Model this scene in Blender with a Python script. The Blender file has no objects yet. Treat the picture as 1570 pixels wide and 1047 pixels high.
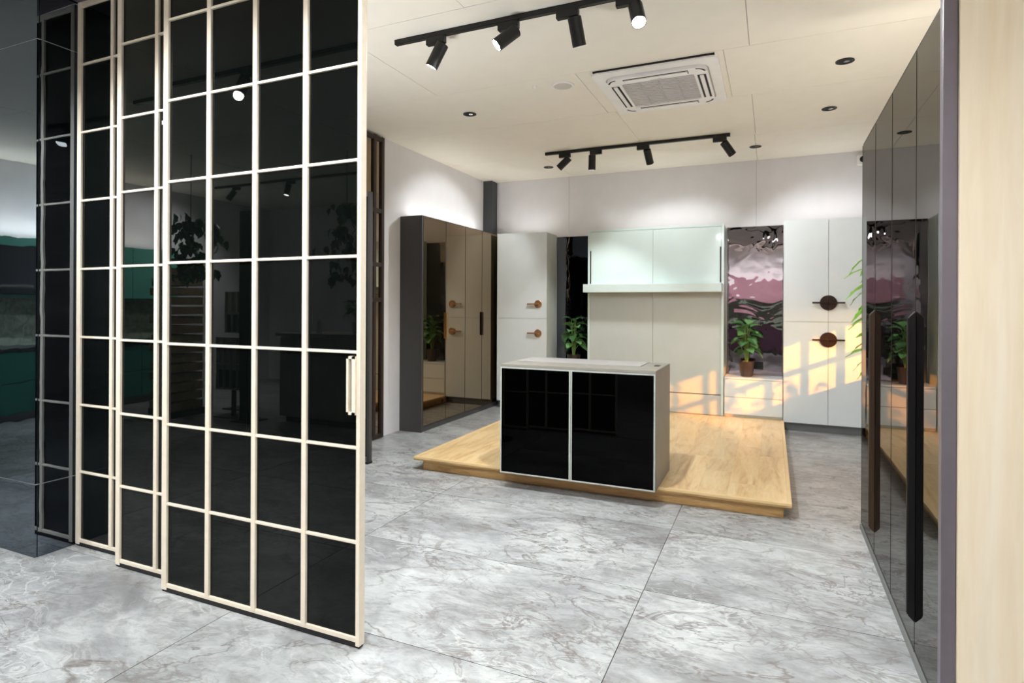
import bpy, bmesh, math, random
from mathutils import Vector, Matrix, Euler
random.seed(7)
S = bpy.context.scene
COL = S.collection
PI = math.pi

# ------------------------------------------------------------------ camera, world, sun, exposure
TH = math.atan(399/905)
cam_d = bpy.data.cameras.new('camera'); cam = bpy.data.objects.new('camera', cam_d); COL.objects.link(cam)
cam_d.sensor_width = 36; cam_d.lens = 905/1570*36
cam_d.shift_y = -55.5/1570
cam_d.clip_start = .02; cam_d.clip_end = 200
ROLL = -.0045
cam.matrix_world = Matrix.Translation((0, 0, 1.45)) @ Matrix.Rotation(TH, 4, 'Z') @ Matrix.Rotation(PI/2, 4, 'X') @ Matrix.Rotation(-ROLL, 4, 'Z')
S.camera = cam

W = bpy.data.worlds.new('sunset_sky'); S.world = W; W.use_nodes = True
wn = W.node_tree.nodes; wl = W.node_tree.links
sky = wn.new('ShaderNodeTexSky'); sky.sky_type = 'NISHITA'; sky.sun_disc = False
sky.sun_elevation = math.radians(9); sky.sun_rotation = math.radians(138)
wl.new(sky.outputs[0], wn['Background'].inputs[0]); wn['Background'].inputs[1].default_value = .25

sd = bpy.data.lights.new('low_sun', 'SUN'); sd.energy = 6.0; sd.color = (1, .30, .01); sd.angle = math.radians(.9)
so = bpy.data.objects.new('low_sun', sd); COL.objects.link(so)
so.rotation_euler = Vector((-1, 1.1, -.40)).to_track_quat('-Z', 'Y').to_euler()
so.location = (8, -2, 5)

S.view_settings.view_transform = 'Standard'; S.view_settings.look = 'None'
S.view_settings.gamma = 1; S.view_settings.use_curve_mapping = False
S.view_settings.exposure = 0.45
LP = 1.0      # one dimmer for every lamp in the showroom

# ------------------------------------------------------------------ materials
def srgb(r, g, b):
    f = lambda c: (c/255/12.92) if c/255 <= .04045 else ((c/255+.055)/1.055)**2.4
    return (f(r), f(g), f(b), 1)
def new_mat(name):
    m = bpy.data.materials.new(name); m.use_nodes = True
    n = m.node_tree.nodes; n.clear()
    out = n.new('ShaderNodeOutputMaterial')
    return m, n, m.node_tree.links, out
def ramp(n, stops, interp='LINEAR'):
    r = n.new('ShaderNodeValToRGB'); r.color_ramp.interpolation = interp
    e = r.color_ramp.elements
    while len(e) < len(stops): e.new(.5)
    for k, (p, c) in enumerate(stops): e[k].position = p; e[k].color = c
    return r
def coords(n, l, scale=(1, 1, 1), rnd=0):
    tc = n.new('ShaderNodeTexCoord'); mp = n.new('ShaderNodeMapping'); mp.inputs['Scale'].default_value = scale
    l.new(tc.outputs['Object'], mp.inputs['Vector'])
    if rnd:
        oi = n.new('ShaderNodeObjectInfo'); mu = n.new('ShaderNodeVectorMath'); mu.operation = 'MULTIPLY'
        cb = n.new('ShaderNodeCombineXYZ')
        for k in range(3): l.new(oi.outputs['Random'], cb.inputs[k])
        l.new(cb.outputs[0], mu.inputs[0]); mu.inputs[1].default_value = (rnd, rnd*1.7, rnd*.6)
        l.new(mu.outputs[0], mp.inputs['Location'])
    return mp.outputs['Vector']
def noise(n, l, vec, scale, detail=3, dist=0, rough=.5):
    t = n.new('ShaderNodeTexNoise'); t.inputs['Scale'].default_value = scale; t.inputs['Detail'].default_value = detail
    t.inputs['Distortion'].default_value = dist; t.inputs['Roughness'].default_value = rough
    l.new(vec, t.inputs['Vector']); return t
def bump(n, l, src, strength, dist=.02):
    b = n.new('ShaderNodeBump'); b.inputs['Strength'].default_value = strength; b.inputs['Distance'].default_value = dist
    l.new(src, b.inputs['Height']); return b.outputs['Normal']
def pmat(name, c, rough=.5, metal=0, var=.04, scale=6, coat=0, spec=.5, bmp=0, bscale=60, emit=0):
    m, n, l, out = new_mat(name)
    b = n.new('ShaderNodeBsdfPrincipled'); l.new(b.outputs[0], out.inputs[0])
    c = srgb(*c)
    v = coords(n, l)
    t = noise(n, l, v, scale)
    r = ramp(n, [(.3, tuple(x*(1-var) for x in c[:3])+(1,)), (.7, tuple(min(1, x*(1+var)) for x in c[:3])+(1,))])
    l.new(t.outputs[0], r.inputs[0]); l.new(r.outputs[0], b.inputs['Base Color'])
    b.inputs['Roughness'].default_value = rough; b.inputs['Metallic'].default_value = metal
    b.inputs['Specular IOR Level'].default_value = spec; b.inputs['Coat Weight'].default_value = coat
    b.inputs['Coat Roughness'].default_value = .06
    if bmp:
        t2 = noise(n, l, v, bscale, 4); l.new(bump(n, l, t2.outputs[0], bmp, .01), b.inputs['Normal'])
    if emit:
        b.inputs['Emission Color'].default_value = c; b.inputs['Emission Strength'].default_value = emit
    return m
def mirror(name, c, rough=.0, wave=0, wscale=3, wdist=.02, stretch=(1, 1, 1), base=None, mixf=.9):
    m, n, l, out = new_mat(name)
    g = n.new('ShaderNodeBsdfGlossy'); g.inputs['Color'].default_value = (*c, 1); g.inputs['Roughness'].default_value = rough
    d = n.new('ShaderNodeBsdfDiffuse'); d.inputs['Color'].default_value = srgb(*(base or (20, 20, 22)))
    mx = n.new('ShaderNodeMixShader'); mx.inputs[0].default_value = mixf
    l.new(d.outputs[0], mx.inputs[1]); l.new(g.outputs[0], mx.inputs[2]); l.new(mx.outputs[0], out.inputs[0])
    v = coords(n, l, stretch, 5)
    t = noise(n, l, v, wscale, 2, .6)
    if wave: l.new(bump(n, l, t.outputs[0], wave, wdist), g.inputs['Normal'])
    return m
def wood(name, light, mid, dark, grain=(3, .35, 3), rough=.35, rnd=7, gs=5, fine=.86):
    m, n, l, out = new_mat(name)
    b = n.new('ShaderNodeBsdfPrincipled'); l.new(b.outputs[0], out.inputs[0])
    v = coords(n, l, grain, rnd)
    t1 = noise(n, l, v, gs, 6, 1.2, .6)
    r1 = ramp(n, [(.28, srgb(*dark)), (.47, srgb(*mid)), (.72, srgb(*light))]); l.new(t1.outputs[0], r1.inputs[0])
    v2 = coords(n, l, tuple(g*7 for g in grain[:3]), rnd)
    t2 = noise(n, l, v2, gs, 4, .3, .6)
    r2 = ramp(n, [(.35, (fine, fine-.02, fine-.05, 1)), (.6, (1, 1, 1, 1))]); l.new(t2.outputs[0], r2.inputs[0])
    mx = n.new('ShaderNodeMix'); mx.data_type = 'RGBA'; mx.blend_type = 'MULTIPLY'; mx.inputs[0].default_value = 1
    l.new(r1.outputs[0], mx.inputs[6]); l.new(r2.outputs[0], mx.inputs[7])
    oi = n.new('ShaderNodeObjectInfo')
    hs = n.new('ShaderNodeHueSaturation'); mr = n.new('ShaderNodeMapRange'); mr.inputs[3].default_value = .93; mr.inputs[4].default_value = 1.06
    l.new(oi.outputs['Random'], mr.inputs[0]); l.new(mr.outputs[0], hs.inputs['Value']); l.new(mx.outputs[2], hs.inputs['Color'])
    l.new(hs.outputs[0], b.inputs['Base Color']); b.inputs['Roughness'].default_value = rough
    l.new(bump(n, l, t2.outputs[0], .08, .004), b.inputs['Normal'])
    return m
def marble(name):
    m, n, l, out = new_mat(name)
    b = n.new('ShaderNodeBsdfPrincipled'); l.new(b.outputs[0], out.inputs[0])
    v = coords(n, l, (.75, 1.25, 1), 31)
    t1 = noise(n, l, v, 1.7, 12, .35, .66)
    r1 = ramp(n, [(.34, srgb(134, 136, 137)), (.45, srgb(158, 161, 162)), (.54, srgb(177, 181, 181)), (.68, srgb(188, 192, 191))])
    l.new(t1.outputs[0], r1.inputs[0])
    cur = r1.outputs[0]
    def mul(cur, fac, amt, colr, mode='MIX'):
        fm = n.new('ShaderNodeMath'); fm.operation = 'MULTIPLY'; fm.inputs[1].default_value = amt; l.new(fac, fm.inputs[0])
        mm = n.new('ShaderNodeMix'); mm.data_type = 'RGBA'; mm.blend_type = mode; l.new(fm.outputs[0], mm.inputs[0]); l.new(cur, mm.inputs[6]); mm.inputs[7].default_value = srgb(*colr)
        return mm.outputs[2]
    # drifting streaks of darker grey, drawn out along the long side of the tile
    v3 = coords(n, l, (1.0, 1.9, 1), 17)
    t3 = noise(n, l, v3, 3.0, 12, 1.1, .72)
    r3 = ramp(n, [(.36, (1, 1, 1, 1)), (.54, (0, 0, 0, 1))]); l.new(t3.outputs[0], r3.inputs[0])
    cur = mul(cur, r3.outputs[0], .48, (112, 111, 110))
    v4 = coords(n, l, (1.0, 2.0, 1), 23)
    t4 = noise(n, l, v4, 11, 10, .9, .75)
    r4 = ramp(n, [(.36, (1, 1, 1, 1)), (.50, (0, 0, 0, 1))]); l.new(t4.outputs[0], r4.inputs[0])
    cur = mul(cur, r4.outputs[0], .45, (124, 122, 120))
    # thin cracked veins
    def ridge(scale, off, wdt, dist, lo, hi):
        vv = coords(n, l, (1, 1.7, 1), off)
        t = noise(n, l, vv, scale, 7, dist, .56)
        s = n.new('ShaderNodeMath'); s.operation = 'SUBTRACT'; s.inputs[1].default_value = .5; l.new(t.outputs[0], s.inputs[0])
        a = n.new('ShaderNodeMath'); a.operation = 'ABSOLUTE'; l.new(s.outputs[0], a.inputs[0])
        r = ramp(n, [(0, (1, 1, 1, 1)), (wdt, (0, 0, 0, 1))]); l.new(a.outputs[0], r.inputs[0])
        vm = coords(n, l, (1, 1, 1), off+3)
        mk = noise(n, l, vm, 1.3, 3, 0); rk = ramp(n, [(lo, (0, 0, 0, 1)), (hi, (1, 1, 1, 1))]); l.new(mk.outputs[0], rk.inputs[0])
        p = n.new('ShaderNodeMath'); p.operation = 'MULTIPLY'; l.new(r.outputs[0], p.inputs[0]); l.new(rk.outputs[0], p.inputs[1])
        return p.outputs[0]
    cur = mul(cur, ridge(1.5, 73, .030, .5, .50, .62), .40, (206, 208, 206))
    cur = mul(cur, ridge(1.2, 41, .012, .5, .44, .56), .75, (104, 95, 88))
    cur = mul(cur, ridge(2.6, 57, .020, .8, .42, .55), .80, (106, 100, 96))
    cur = mul(cur, ridge(5.5, 91, .030, .9, .44, .56), .60, (112, 107, 103))
    cur = mul(cur, ridge(4.2, 101, .030, 1.2, .46, .58), .60, (204, 207, 205))
    l.new(cur, b.inputs['Base Color'])
    b.inputs['Roughness'].default_value = .34; b.inputs['Specular IOR Level'].default_value = .4
    return m
def glass_thin(name, tint=(1, 1, 1), refl=.08):
    m, n, l, out = new_mat(name)
    t = n.new('ShaderNodeBsdfTransparent'); t.inputs[0].default_value = (*tint, 1)
    g = n.new('ShaderNodeBsdfGlossy'); g.inputs['Roughness'].default_value = 0
    mx = n.new('ShaderNodeMixShader'); mx.inputs[0].default_value = refl; l.new(t.outputs[0], mx.inputs[1]); l.new(g.outputs[0], mx.inputs[2])
    l.new(mx.outputs[0], out.inputs[0]); return m
def black_glass(name, c=(6, 7, 7), wave=.02, wscale=2.5, ior=1.52):
    m, n, l, out = new_mat(name)
    b = n.new('ShaderNodeBsdfPrincipled'); l.new(b.outputs[0], out.inputs[0])
    b.inputs['Base Color'].default_value = srgb(*c); b.inputs['Roughness'].default_value = .0; b.inputs['IOR'].default_value = ior
    v = coords(n, l, (1, 1, 1), 9); t = noise(n, l, v, wscale, 1)
    if wave: l.new(bump(n, l, t.outputs[0], wave, .02), b.inputs['Normal'])
    return m
def emitter(name, c, s):
    m, n, l, out = new_mat(name)
    e = n.new('ShaderNodeEmission'); e.inputs[0].default_value = (*c, 1); e.inputs[1].default_value = s; l.new(e.outputs[0], out.inputs[0]); return m

M = dict(
    marble=marble('grey_marble_tile'), grout=pmat('grout', (104, 97, 91), .8),
    ceil=pmat('ceiling_paint', (238, 233, 221), .75, var=.015, bmp=.03, bscale=150), ceilgap=pmat('ceiling_gap', (105, 101, 94), .9),
    wall=pmat('wall_paint', (222, 221, 223), .7, var=.02, bmp=.03, bscale=120), wallgap=pmat('wall_gap', (160, 158, 155), .9),
    pillar=pmat('dark_pillar_paint', (62, 66, 68), .55),
    champ=pmat('champagne_aluminium', (240, 228, 208), .4, .1, var=.03, scale=30, spec=.5),
    black_glass=black_glass('black_lacquered_glass', (6, 9, 8), .012, ior=1.31), island_glass=black_glass('island_black_glass', (2, 2, 2), 0, ior=1.16),
    rubber=pmat('black_rubber', (18, 17, 17), .7), black=pmat('black_metal', (22, 21, 21), .38, .2), blackm=pmat('matte_black', (12, 12, 12), .6),
    lens=emitter('lamp_lens', (1, .97, .92), 30), lensoff=pmat('lamp_glass', (120, 120, 120), .1),
    colm=mirror('blue_grey_mirror', (.18, .21, .245), .01, .05, 4, .02, base=(44, 48, 54), mixf=.93),
    colseam=pmat('glass_seam', (190, 192, 190), .3),
    greym=mirror('grey_mirror', (.34, .335, .33), .004, .012, 2, .02, base=(30, 29, 28)),
    bronze=mirror('bronze_mirror', (.34, .27, .19), .004, .012, 2, .02, base=(40, 30, 20)),
    wavym=mirror('wavy_plum_mirror', (.27, .245, .26), .004, .16, 2.2, .03, (1.3, 1, 1.5), base=(26, 22, 25)),
    darkm=mirror('dark_mirror', (.17, .18, .21), .004, .10, 4, .02, (1, 1, .6), base=(14, 15, 20)),
    char=pmat('charcoal_laminate', (66, 64, 63), .5, var=.05, scale=40), anod=pmat('anodised_grey', (118, 112, 120), .36, .3, scale=30),
    dkframe=pmat('dark_bronze_frame', (52, 38, 32), .45, .2), dkgap=pmat('dark_gap', (30, 28, 27), .6),
    white=pmat('white_laminate', (223, 230, 231), .32, var=.015, coat=.25), mint=pmat('mint_white_laminate', (212, 227, 223), .30, var=.015, coat=.25),
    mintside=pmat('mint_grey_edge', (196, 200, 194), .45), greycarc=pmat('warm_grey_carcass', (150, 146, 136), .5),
    sage=pmat('sage_grey_panel', (190, 197, 194), .4, var=.02), plinth=pmat('grey_plinth', (112, 114, 112), .5),
    copper=pmat('copper_pull', (184, 144, 108), .3, .6), darkbronze=pmat('dark_bronze_pull', (58, 42, 36), .35, .6), gold=pmat('brushed_gold', (196, 164, 112), .3, .8),
    oak=wood('oak_laminate', (246, 220, 172), (234, 202, 148), (206, 166, 112), (3.2, .5, 3.2), .3, 7, 3.2, .92),
    oakedge=wood('oak_edge', (228, 192, 134), (208, 166, 106), (176, 132, 80), (.5, 5, 5), .4), oaktrim=pmat('oak_trim_profile', (236, 204, 150), .35),
    birch=wood('pale_birch_laminate', (252, 243, 222), (250, 237, 210), (245, 227, 194), (2.0, 2.0, .16), .5, 3, 2.2, .96),
    acw=pmat('white_plastic', (236, 234, 232), .4), acg=pmat('grey_grille', (205, 201, 200), .6), acline=pmat('mid_grey_plastic', (176, 174, 172), .5), bronzepull=pmat('bronze_pull', (78, 62, 48), .3, .5), globe=emitter('added_opal_globe', (1, .96, .9), 3), ledm=emitter('added_led_diffuser', (1, .86, .66), 4), slot=pmat('dark_slot', (20, 20, 20), .7),  # acline is plain mid grey; led and opal emitters belong to the added lamps
    spk=pmat('speaker_mesh', (206, 202, 192), .7, bmp=.4, bscale=400),
    leaf=pmat('leaf_green', (98, 150, 84), .45, var=.25, scale=9), leafd=pmat('dark_leaf_green', (64, 112, 60), .45, var=.3, scale=9), bamb=pmat('bamboo_leaf', (120, 176, 62), .45, var=.2), stem=pmat('stem_green', (110, 140, 70), .5),
    vineb=pmat('dry_vine_leaf', (120, 92, 70), .6, var=.3), potb=pmat('brown_pot', (48, 38, 34), .35, coat=.3), potw=pmat('white_pot', (225, 225, 222), .35), soil=pmat('soil', (50, 38, 30), .9),
    teal=pmat('teal_laminate', (92, 172, 152), .3, coat=.2), teald=pmat('dark_teal_laminate', (48, 120, 104), .35),
    pink=pmat('dusty_pink_laminate', (206, 158, 168), .3, coat=.2), plum=pmat('plum_laminate', (92, 62, 78), .4),
    stone=pmat('stone_splashback', (168, 182, 160), .35, var=.35, scale=14), worktop=pmat('dark_worktop', (44, 46, 48), .25), steel=pmat('steel', (170, 170, 172), .3, .9),
    traywood=wood('tray_wood', (206, 184, 148), (188, 162, 124), (160, 132, 96), (3, 3, 3), .5), traywhite=pmat('tray_white', (214, 214, 212), .4), counter=pmat('counter_stone', (170, 164, 152), .3, var=.2, scale=5),
    fluid=pmat('bottle_plastic', (200, 210, 215), .15), glass=glass_thin('window_glass'), outlet=pmat('black_socket', (16, 16, 17), .25),
)

# ------------------------------------------------------------------ builders
def wloc(o):
    v = Vector((0, 0, 0))
    while o: v += o.location; o = o.parent
    return v
def tag(o, label=None, cat=None, group=None, kind=None):
    if label: o['label'] = label
    if cat: o['category'] = cat
    if group: o['group'] = group
    if kind: o['kind'] = kind
    return o
def thing(name, label, cat, loc=(0, 0, 0), rz=0, group=None):
    o = bpy.data.objects.new(name, None); COL.objects.link(o); o.location = loc; o.rotation_euler = (0, 0, rz)
    o.empty_display_size = .1
    return tag(o, label, cat, group)
def link(name, me, parent, loc=(0, 0, 0)):
    o = bpy.data.objects.new(name, me); COL.objects.link(o); o.parent = parent; o.location = loc; return o
_box = {}
def box_mesh(dx, dy, dz, mat, bev=0):
    k = (round(dx, 4), round(dy, 4), round(dz, 4), mat, bev)
    if k in _box: return _box[k]
    bm = bmesh.new(); bmesh.ops.create_cube(bm, size=1)
    bmesh.ops.scale(bm, vec=(dx, dy, dz), verts=bm.verts)
    if bev: bmesh.ops.bevel(bm, geom=list(bm.edges), offset=min(bev, .45*min(dx, dy, dz)), segments=2, affect='EDGES', profile=.6)
    me = bpy.data.meshes.new('box'); bm.to_mesh(me); bm.free(); me.materials.append(M[mat]); _box[k] = me; return me
def bx(name, x0, x1, y0, y1, z0, z1, mat, parent=None, bev=0, local=False):
    """one box; coordinates are world unless local"""
    c = Vector(((x0+x1)/2, (y0+y1)/2, (z0+z1)/2))
    if parent and not local: c -= wloc(parent)
    return link(name, box_mesh(abs(x1-x0), abs(y1-y0), abs(z1-z0), mat, bev), parent, c)
class MB:
    def __init__(s): s.bm = bmesh.new()
    def box(s, x0, x1, y0, y1, z0, z1):
        r = bmesh.ops.create_cube(s.bm, size=1)
        bmesh.ops.transform(s.bm, matrix=Matrix.Translation(((x0+x1)/2, (y0+y1)/2, (z0+z1)/2)) @ Matrix.Diagonal((abs(x1-x0), abs(y1-y0), abs(z1-z0), 1)), verts=r['verts']); return s
    def prism(s, pts, axis, a, b):
        """extrude a polygon given in the two other axes from a to b along axis"""
        def mk(p, t): return {'x': (t, p[0], p[1]), 'y': (p[0], t, p[1]), 'z': (p[0], p[1], t)}[axis]
        va = [s.bm.verts.new(mk(p, a)) for p in pts]; vb = [s.bm.verts.new(mk(p, b)) for p in pts]
        s.bm.faces.new(va); s.bm.faces.new(vb[::-1]); n = len(pts)
        for i in range(n): s.bm.faces.new((va[i], vb[i], vb[(i+1) % n], va[(i+1) % n]))
        return s
    def lathe(s, prof, n=28, mtx=None, close=False):
        rings = []
        for r, z in prof:
            rings.append([s.bm.verts.new(Vector((r*math.cos(2*PI*k/n), r*math.sin(2*PI*k/n), z))) if r > 1e-6 or True else None for k in range(n)])
        pr = list(zip(rings, rings[1:])) + ([(rings[-1], rings[0])] if close else [])
        for a, b in pr:
            for k in range(n): s.bm.faces.new((a[k], a[(k+1) % n], b[(k+1) % n], b[k]))
        if not close:
            s.bm.faces.new(rings[0][::-1]); s.bm.faces.new(rings[-1])
        if mtx is not None: bmesh.ops.transform(s.bm, matrix=mtx, verts=[v for r in rings for v in r])
        return s
    def tube(s, p, q, r, n=10):
        p, q = Vector(p), Vector(q); d = q-p
        m = Matrix.Translation(p) @ d.to_track_quat('Z', 'Y').to_matrix().to_4x4()
        return s.lathe([(r, 0), (r, d.length)], n, m)
    def build(s, name, mat, parent=None, smooth=False, bev=0, world=True):
        bm = s.bm
        if bev: bmesh.ops.bevel(bm, geom=[e for e in bm.edges if e.is_manifold and e.calc_face_angle(0) > .6], offset=bev, segments=2, affect='EDGES', profile=.6)
        bmesh.ops.recalc_face_normals(bm, faces=bm.faces)
        if parent and world: bmesh.ops.translate(bm, vec=-wloc(parent), verts=bm.verts)
        me = bpy.data.meshes.new(name); bm.to_mesh(me); bm.free(); me.materials.append(M[mat])
        if smooth:
            for p in me.polygons: p.use_smooth = True
            me.set_sharp_from_angle(angle=math.radians(35))
        return link(name, me, parent)
def struct(name, parent=None):
    o = bpy.data.objects.new(name, None); COL.objects.link(o); o['kind'] = 'structure'; o.empty_display_size = .1; return o

CZ = 3.287
XL, YB, XR = -3.93, 8.03, 1.15            # left wall, back wall, right wall
X0, X1, Y0 = -9.0, 3.2, -4.6              # the hall behind the camera
# ================================================================== FLOOR
fl = bx('floor', X0-.2, X1+.2, Y0-.2, YB+.2, -.12, -.006, 'grout'); tag(fl, 'grey marbled porcelain tile floor', None, None, 'structure')
ys = [3.03 + .9*k for k in range(-9, 7)]; xs = [-.595 + 1.735*k for k in range(-6, 4)]
for yi in range(len(ys)-1):
    for xi in range(len(xs)-1):
        xa, xb, ya, yb = max(xs[xi], X0), min(xs[xi+1], X1), max(ys[yi], Y0), min(ys[yi+1], YB)
        if xb-xa < .05 or yb-ya < .05: continue
        if ya >= 2.4 and (xb < -4.7 or xa > XR): continue
        bx('floor_tile', xa+.0021, xb-.0021, ya+.0021, yb-.0021, -.012, 0, 'marble', fl)
# ================================================================== CEILING
ce = bx('ceiling', X0-.2, X1+.2, Y0-.2, YB+.2, CZ+.006, CZ+.15, 'ceilgap'); tag(ce, 'cream painted ceiling of flat boards', None, None, 'structure')
rows = [(-4.6, -3.1), (-3.1, -1.85), (-1.85, -.6), (-.6, .68), (.68, 1.95), (1.95, 3.215), (3.215, 4.475), (4.475, 5.51), (5.51, 6.80), (6.80, 8.03)]
cuts = {6: [X0, -6.4, -3.9, -2.70, -.155, X1], 7: [X0, -6.4, -3.93, -1.437, -.33, X1], 8: [X0, -6.4, -3.93, -1.36, -.170, X1], 9: [X0, -3.93, -2.6, -.18, X1]}
for i, (ya, yb) in enumerate(rows):
    cs = cuts.get(i, [X0, -6.6, -4.2, -1.75, .7, X1])
    for xa, xb in zip(cs, cs[1:]): bx('ceiling_board', xa+.0018, xb-.0018, ya+.0018, yb-.0018, CZ, CZ+.012, 'ceil', ce)
# ================================================================== WALLS
wb = bx('wall_back', XL-.3, XR+.2, YB+.01, YB+.2, 0, CZ+.006, 'wallgap'); tag(wb, 'pale grey back wall of joined boards', None, None, 'structure')
for xa, xb in zip([XL, -2.66, -.19, XR], [-2.66, -.19, XR]): bx('wall_board', xa+.0015, xb-.0015, YB, YB+.016, 0, CZ, 'wall', wb)
tag(bx('wall_left', XL-.3, XL, 5.33, YB+.01, 0, CZ+.006, 'wall'), 'white wall behind the bronze mirror wardrobe', None, None, 'structure')
tag(bx('wall_left_passage', -4.9, -4.7, 2.3, 5.5, 0, CZ+.006, 'wall'), 'plain wall behind the brown framed door', None, None, 'structure')
tag(bx('wall_front_left', X0-.2, -4.62, 2.35, 2.5, 0, CZ+.006, 'wall'), 'plain wall left of the dark glass column', None, None, 'structure')
tag(bx('wall_front_right', XR+.02, X1+.2, 2.36, 2.55, 0, CZ+.006, 'wall'), 'plain wall right of the wood panel', None, None, 'structure')
tag(bx('wall_hall_left', X0-.2, X0, Y0-.2, 2.36, 0, CZ+.006, 'wall'), 'hall wall behind the teal kitchen', None, None, 'structure')
tag(bx('wall_hall_rear', X0, X1, Y0-.2, Y0, 0, CZ+.006, 'wall'), 'hall wall behind the pink kitchen', None, None, 'structure')
tag(bx('wall_hall_right', X1, X1+.2, Y0-.2, 2.36, 0, CZ+.006, 'wall'), 'hall wall right of the camera', None, None, 'structure')
tag(bx('wall_pillar', XL, -3.79, 7.84, YB, 0, CZ, 'pillar', None, .004), 'dark grey square corner pillar', None, None, 'structure')
# right wall with the low window the evening sun comes through
wz0, wz1, wy0, wy1 = .72, 1.46, 4.80, 7.42
wr = struct('wall_right'); tag(wr, 'right wall with a low window beyond the mirror wardrobe')
bx('wall_piece', XR, XR+.2, 2.37, wy0, 0, CZ+.006, 'wall', wr); bx('wall_piece', XR, XR+.2, wy1, YB+.2, 0, CZ+.006, 'wall', wr)
bx('wall_piece', XR, XR+.2, wy0, wy1, 0, wz0, 'wall', wr); bx('wall_piece', XR, XR+.2, wy0, wy1, wz1, CZ+.006, 'wall', wr)
wi = struct('window_1'); wi.location = (XR+.08, (wy0+wy1)/2, wz0); tag(wi, 'low side window with dark mullions')
for a, b in ((wz0, wz0+.04), (wz1-.04, wz1)): bx('window_rail', XR+.06, XR+.11, wy0, wy1, a, b, 'dkframe', wi)
my = [wy0+.025, 5.42, 5.60, 6.20, 6.62, 7.02, wy1-.025]
bx('window_rail', XR+.06, XR+.11, wy0, wy1, 1.06, 1.11, 'dkframe', wi)
for y in my: bx('window_mullion', XR+.06, XR+.11, y-.025, y+.025, wz0+.04, wz1-.04, 'dkframe', wi)
for a, b in zip(my, my[1:]): bx('window_pane', XR+.08, XR+.086, a+.02, b-.02, wz0+.03, wz1-.03, 'glass', wi)

# ================================================================== SLIDING GRID DOORS
ROWZ = [.445, .844, 1.249, 1.655, 2.062, 2.470, 2.876]
DZ0, DZ1, DW = .012, 3.25, 1.235
def grid_door(xl, yf, label, handle=False):
    t = thing('sliding_grid_door', label, 'door', (xl+DW/2, yf+.02, DZ0), 0, 'black glass sliding doors with champagne grid')
    yb = yf+.034
    bx('stile', xl, xl+.036, yf, yb, DZ0, DZ1, 'champ', t, .003); bx('stile', xl+DW-.020, xl+DW, yf-.004, yb, DZ0, DZ1, 'champ', t, .003)
    bx('bottom_rail', xl+.036, xl+DW-.02, yf+.002, yb, DZ0+.012, DZ0+.032, 'champ', t, .003); bx('top_rail', xl+.036, xl+DW-.02, yf+.002, yb, DZ1-.035, DZ1, 'champ', t, .003)
    bx('threshold_seal', xl+.005, xl+DW-.005, yf+.004, yb-.004, DZ0-.010, DZ0+.012, 'rubber', t)
    cx = [xl+.036] + [xl+.021 + k*.3015 for k in (1, 2, 3)] + [xl+DW-.020]
    for x in cx[1:-1]: bx('vertical_bar', x-.0135, x+.0135, yf, yb, DZ0+.02, DZ1-.03, 'champ', t, .003)
    zz = [DZ0+.032] + ROWZ + [DZ1-.035]
    for k in range(4):
        a = cx[k] + (.0135 if k else 0); b = cx[k+1] - (.0135 if k < 3 else 0)
        for z in ROWZ: bx('horizontal_bar', a, b, yf+.001, yb, z-.0065, z+.0065, 'champ', t, .003)
        for z0, z1 in zip(zz, zz[1:]): bx('glass_pane', a-.004, b+.004, yf+.012, yf+.020, z0-.004 if z0 != zz[0] else z0, z1+.004 if z1 != zz[-1] else z1, 'black_glass', t)
    if handle:
        hx0, hx1, h0, h1 = xl+DW-.066, xl+DW-.020, .985, 1.232
        m = MB().box(hx0, hx0+.011, yf-.012, yf+.0118, h0, h1).box(hx1-.018, hx1+.001, yf-.012, yf+.0118, h0, h1).box(hx0, hx1, yf-.012, yf+.0118, h0, h0+.011).box(hx0, hx1, yf-.012, yf+.0118, h1-.011, h1)
        h = m.build('flush_handle', 'champ', t); bx('handle_recess', hx0+.010, hx1-.016, yf+.006, yf+.0117, h0+.010, h1-.010, 'blackm', h)
        bx('floor_guide', xl+DW-.04, xl+DW-.008, yf+.006, yb-.006, 0, DZ0, 'black', t)
    return t
grid_door(-2.815, 2.012, 'nearest black glass sliding door with champagne grid and flush handle', True)
grid_door(-3.312, 2.098, 'middle black glass grid door, between the front door and the rearmost one')
grid_door(-3.815, 2.182, 'rearmost black glass grid door, next to the dark mirrored column')
tr = thing('door_head_track', 'aluminium head track of the grid doors on the ceiling', 'track', (-2.7, 2.11, DZ1))
bx('track_channel', -3.82, -1.45, 2.0, 2.24, DZ1+.004, CZ-.001, 'anod', tr, .002)

# ================================================================== DARK MIRRORED COLUMN (far left)
co = struct('wall_column'); co.location = (-4.2, 2.2, 0); tag(co, 'dark blue grey mirror clad column left of the grid doors')
bx('core', -4.61, -3.842, 1.992, 2.36, 0, CZ, 'pillar', co)
for a, b in ((0, .414), (.418, 2.955), (2.959, CZ)):
    bx('mirror_panel', -4.615, -3.835, 1.980, 1.992, a, b, 'colm', co); bx('mirror_panel', -3.842, -3.830, 1.9925, 2.36, a, b, 'colm', co)
for z in (.416, 2.957): bx('panel_seam', -4.612, -3.832, 1.982, 2.355, z-.002, z+.002, 'colseam', co)

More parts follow.
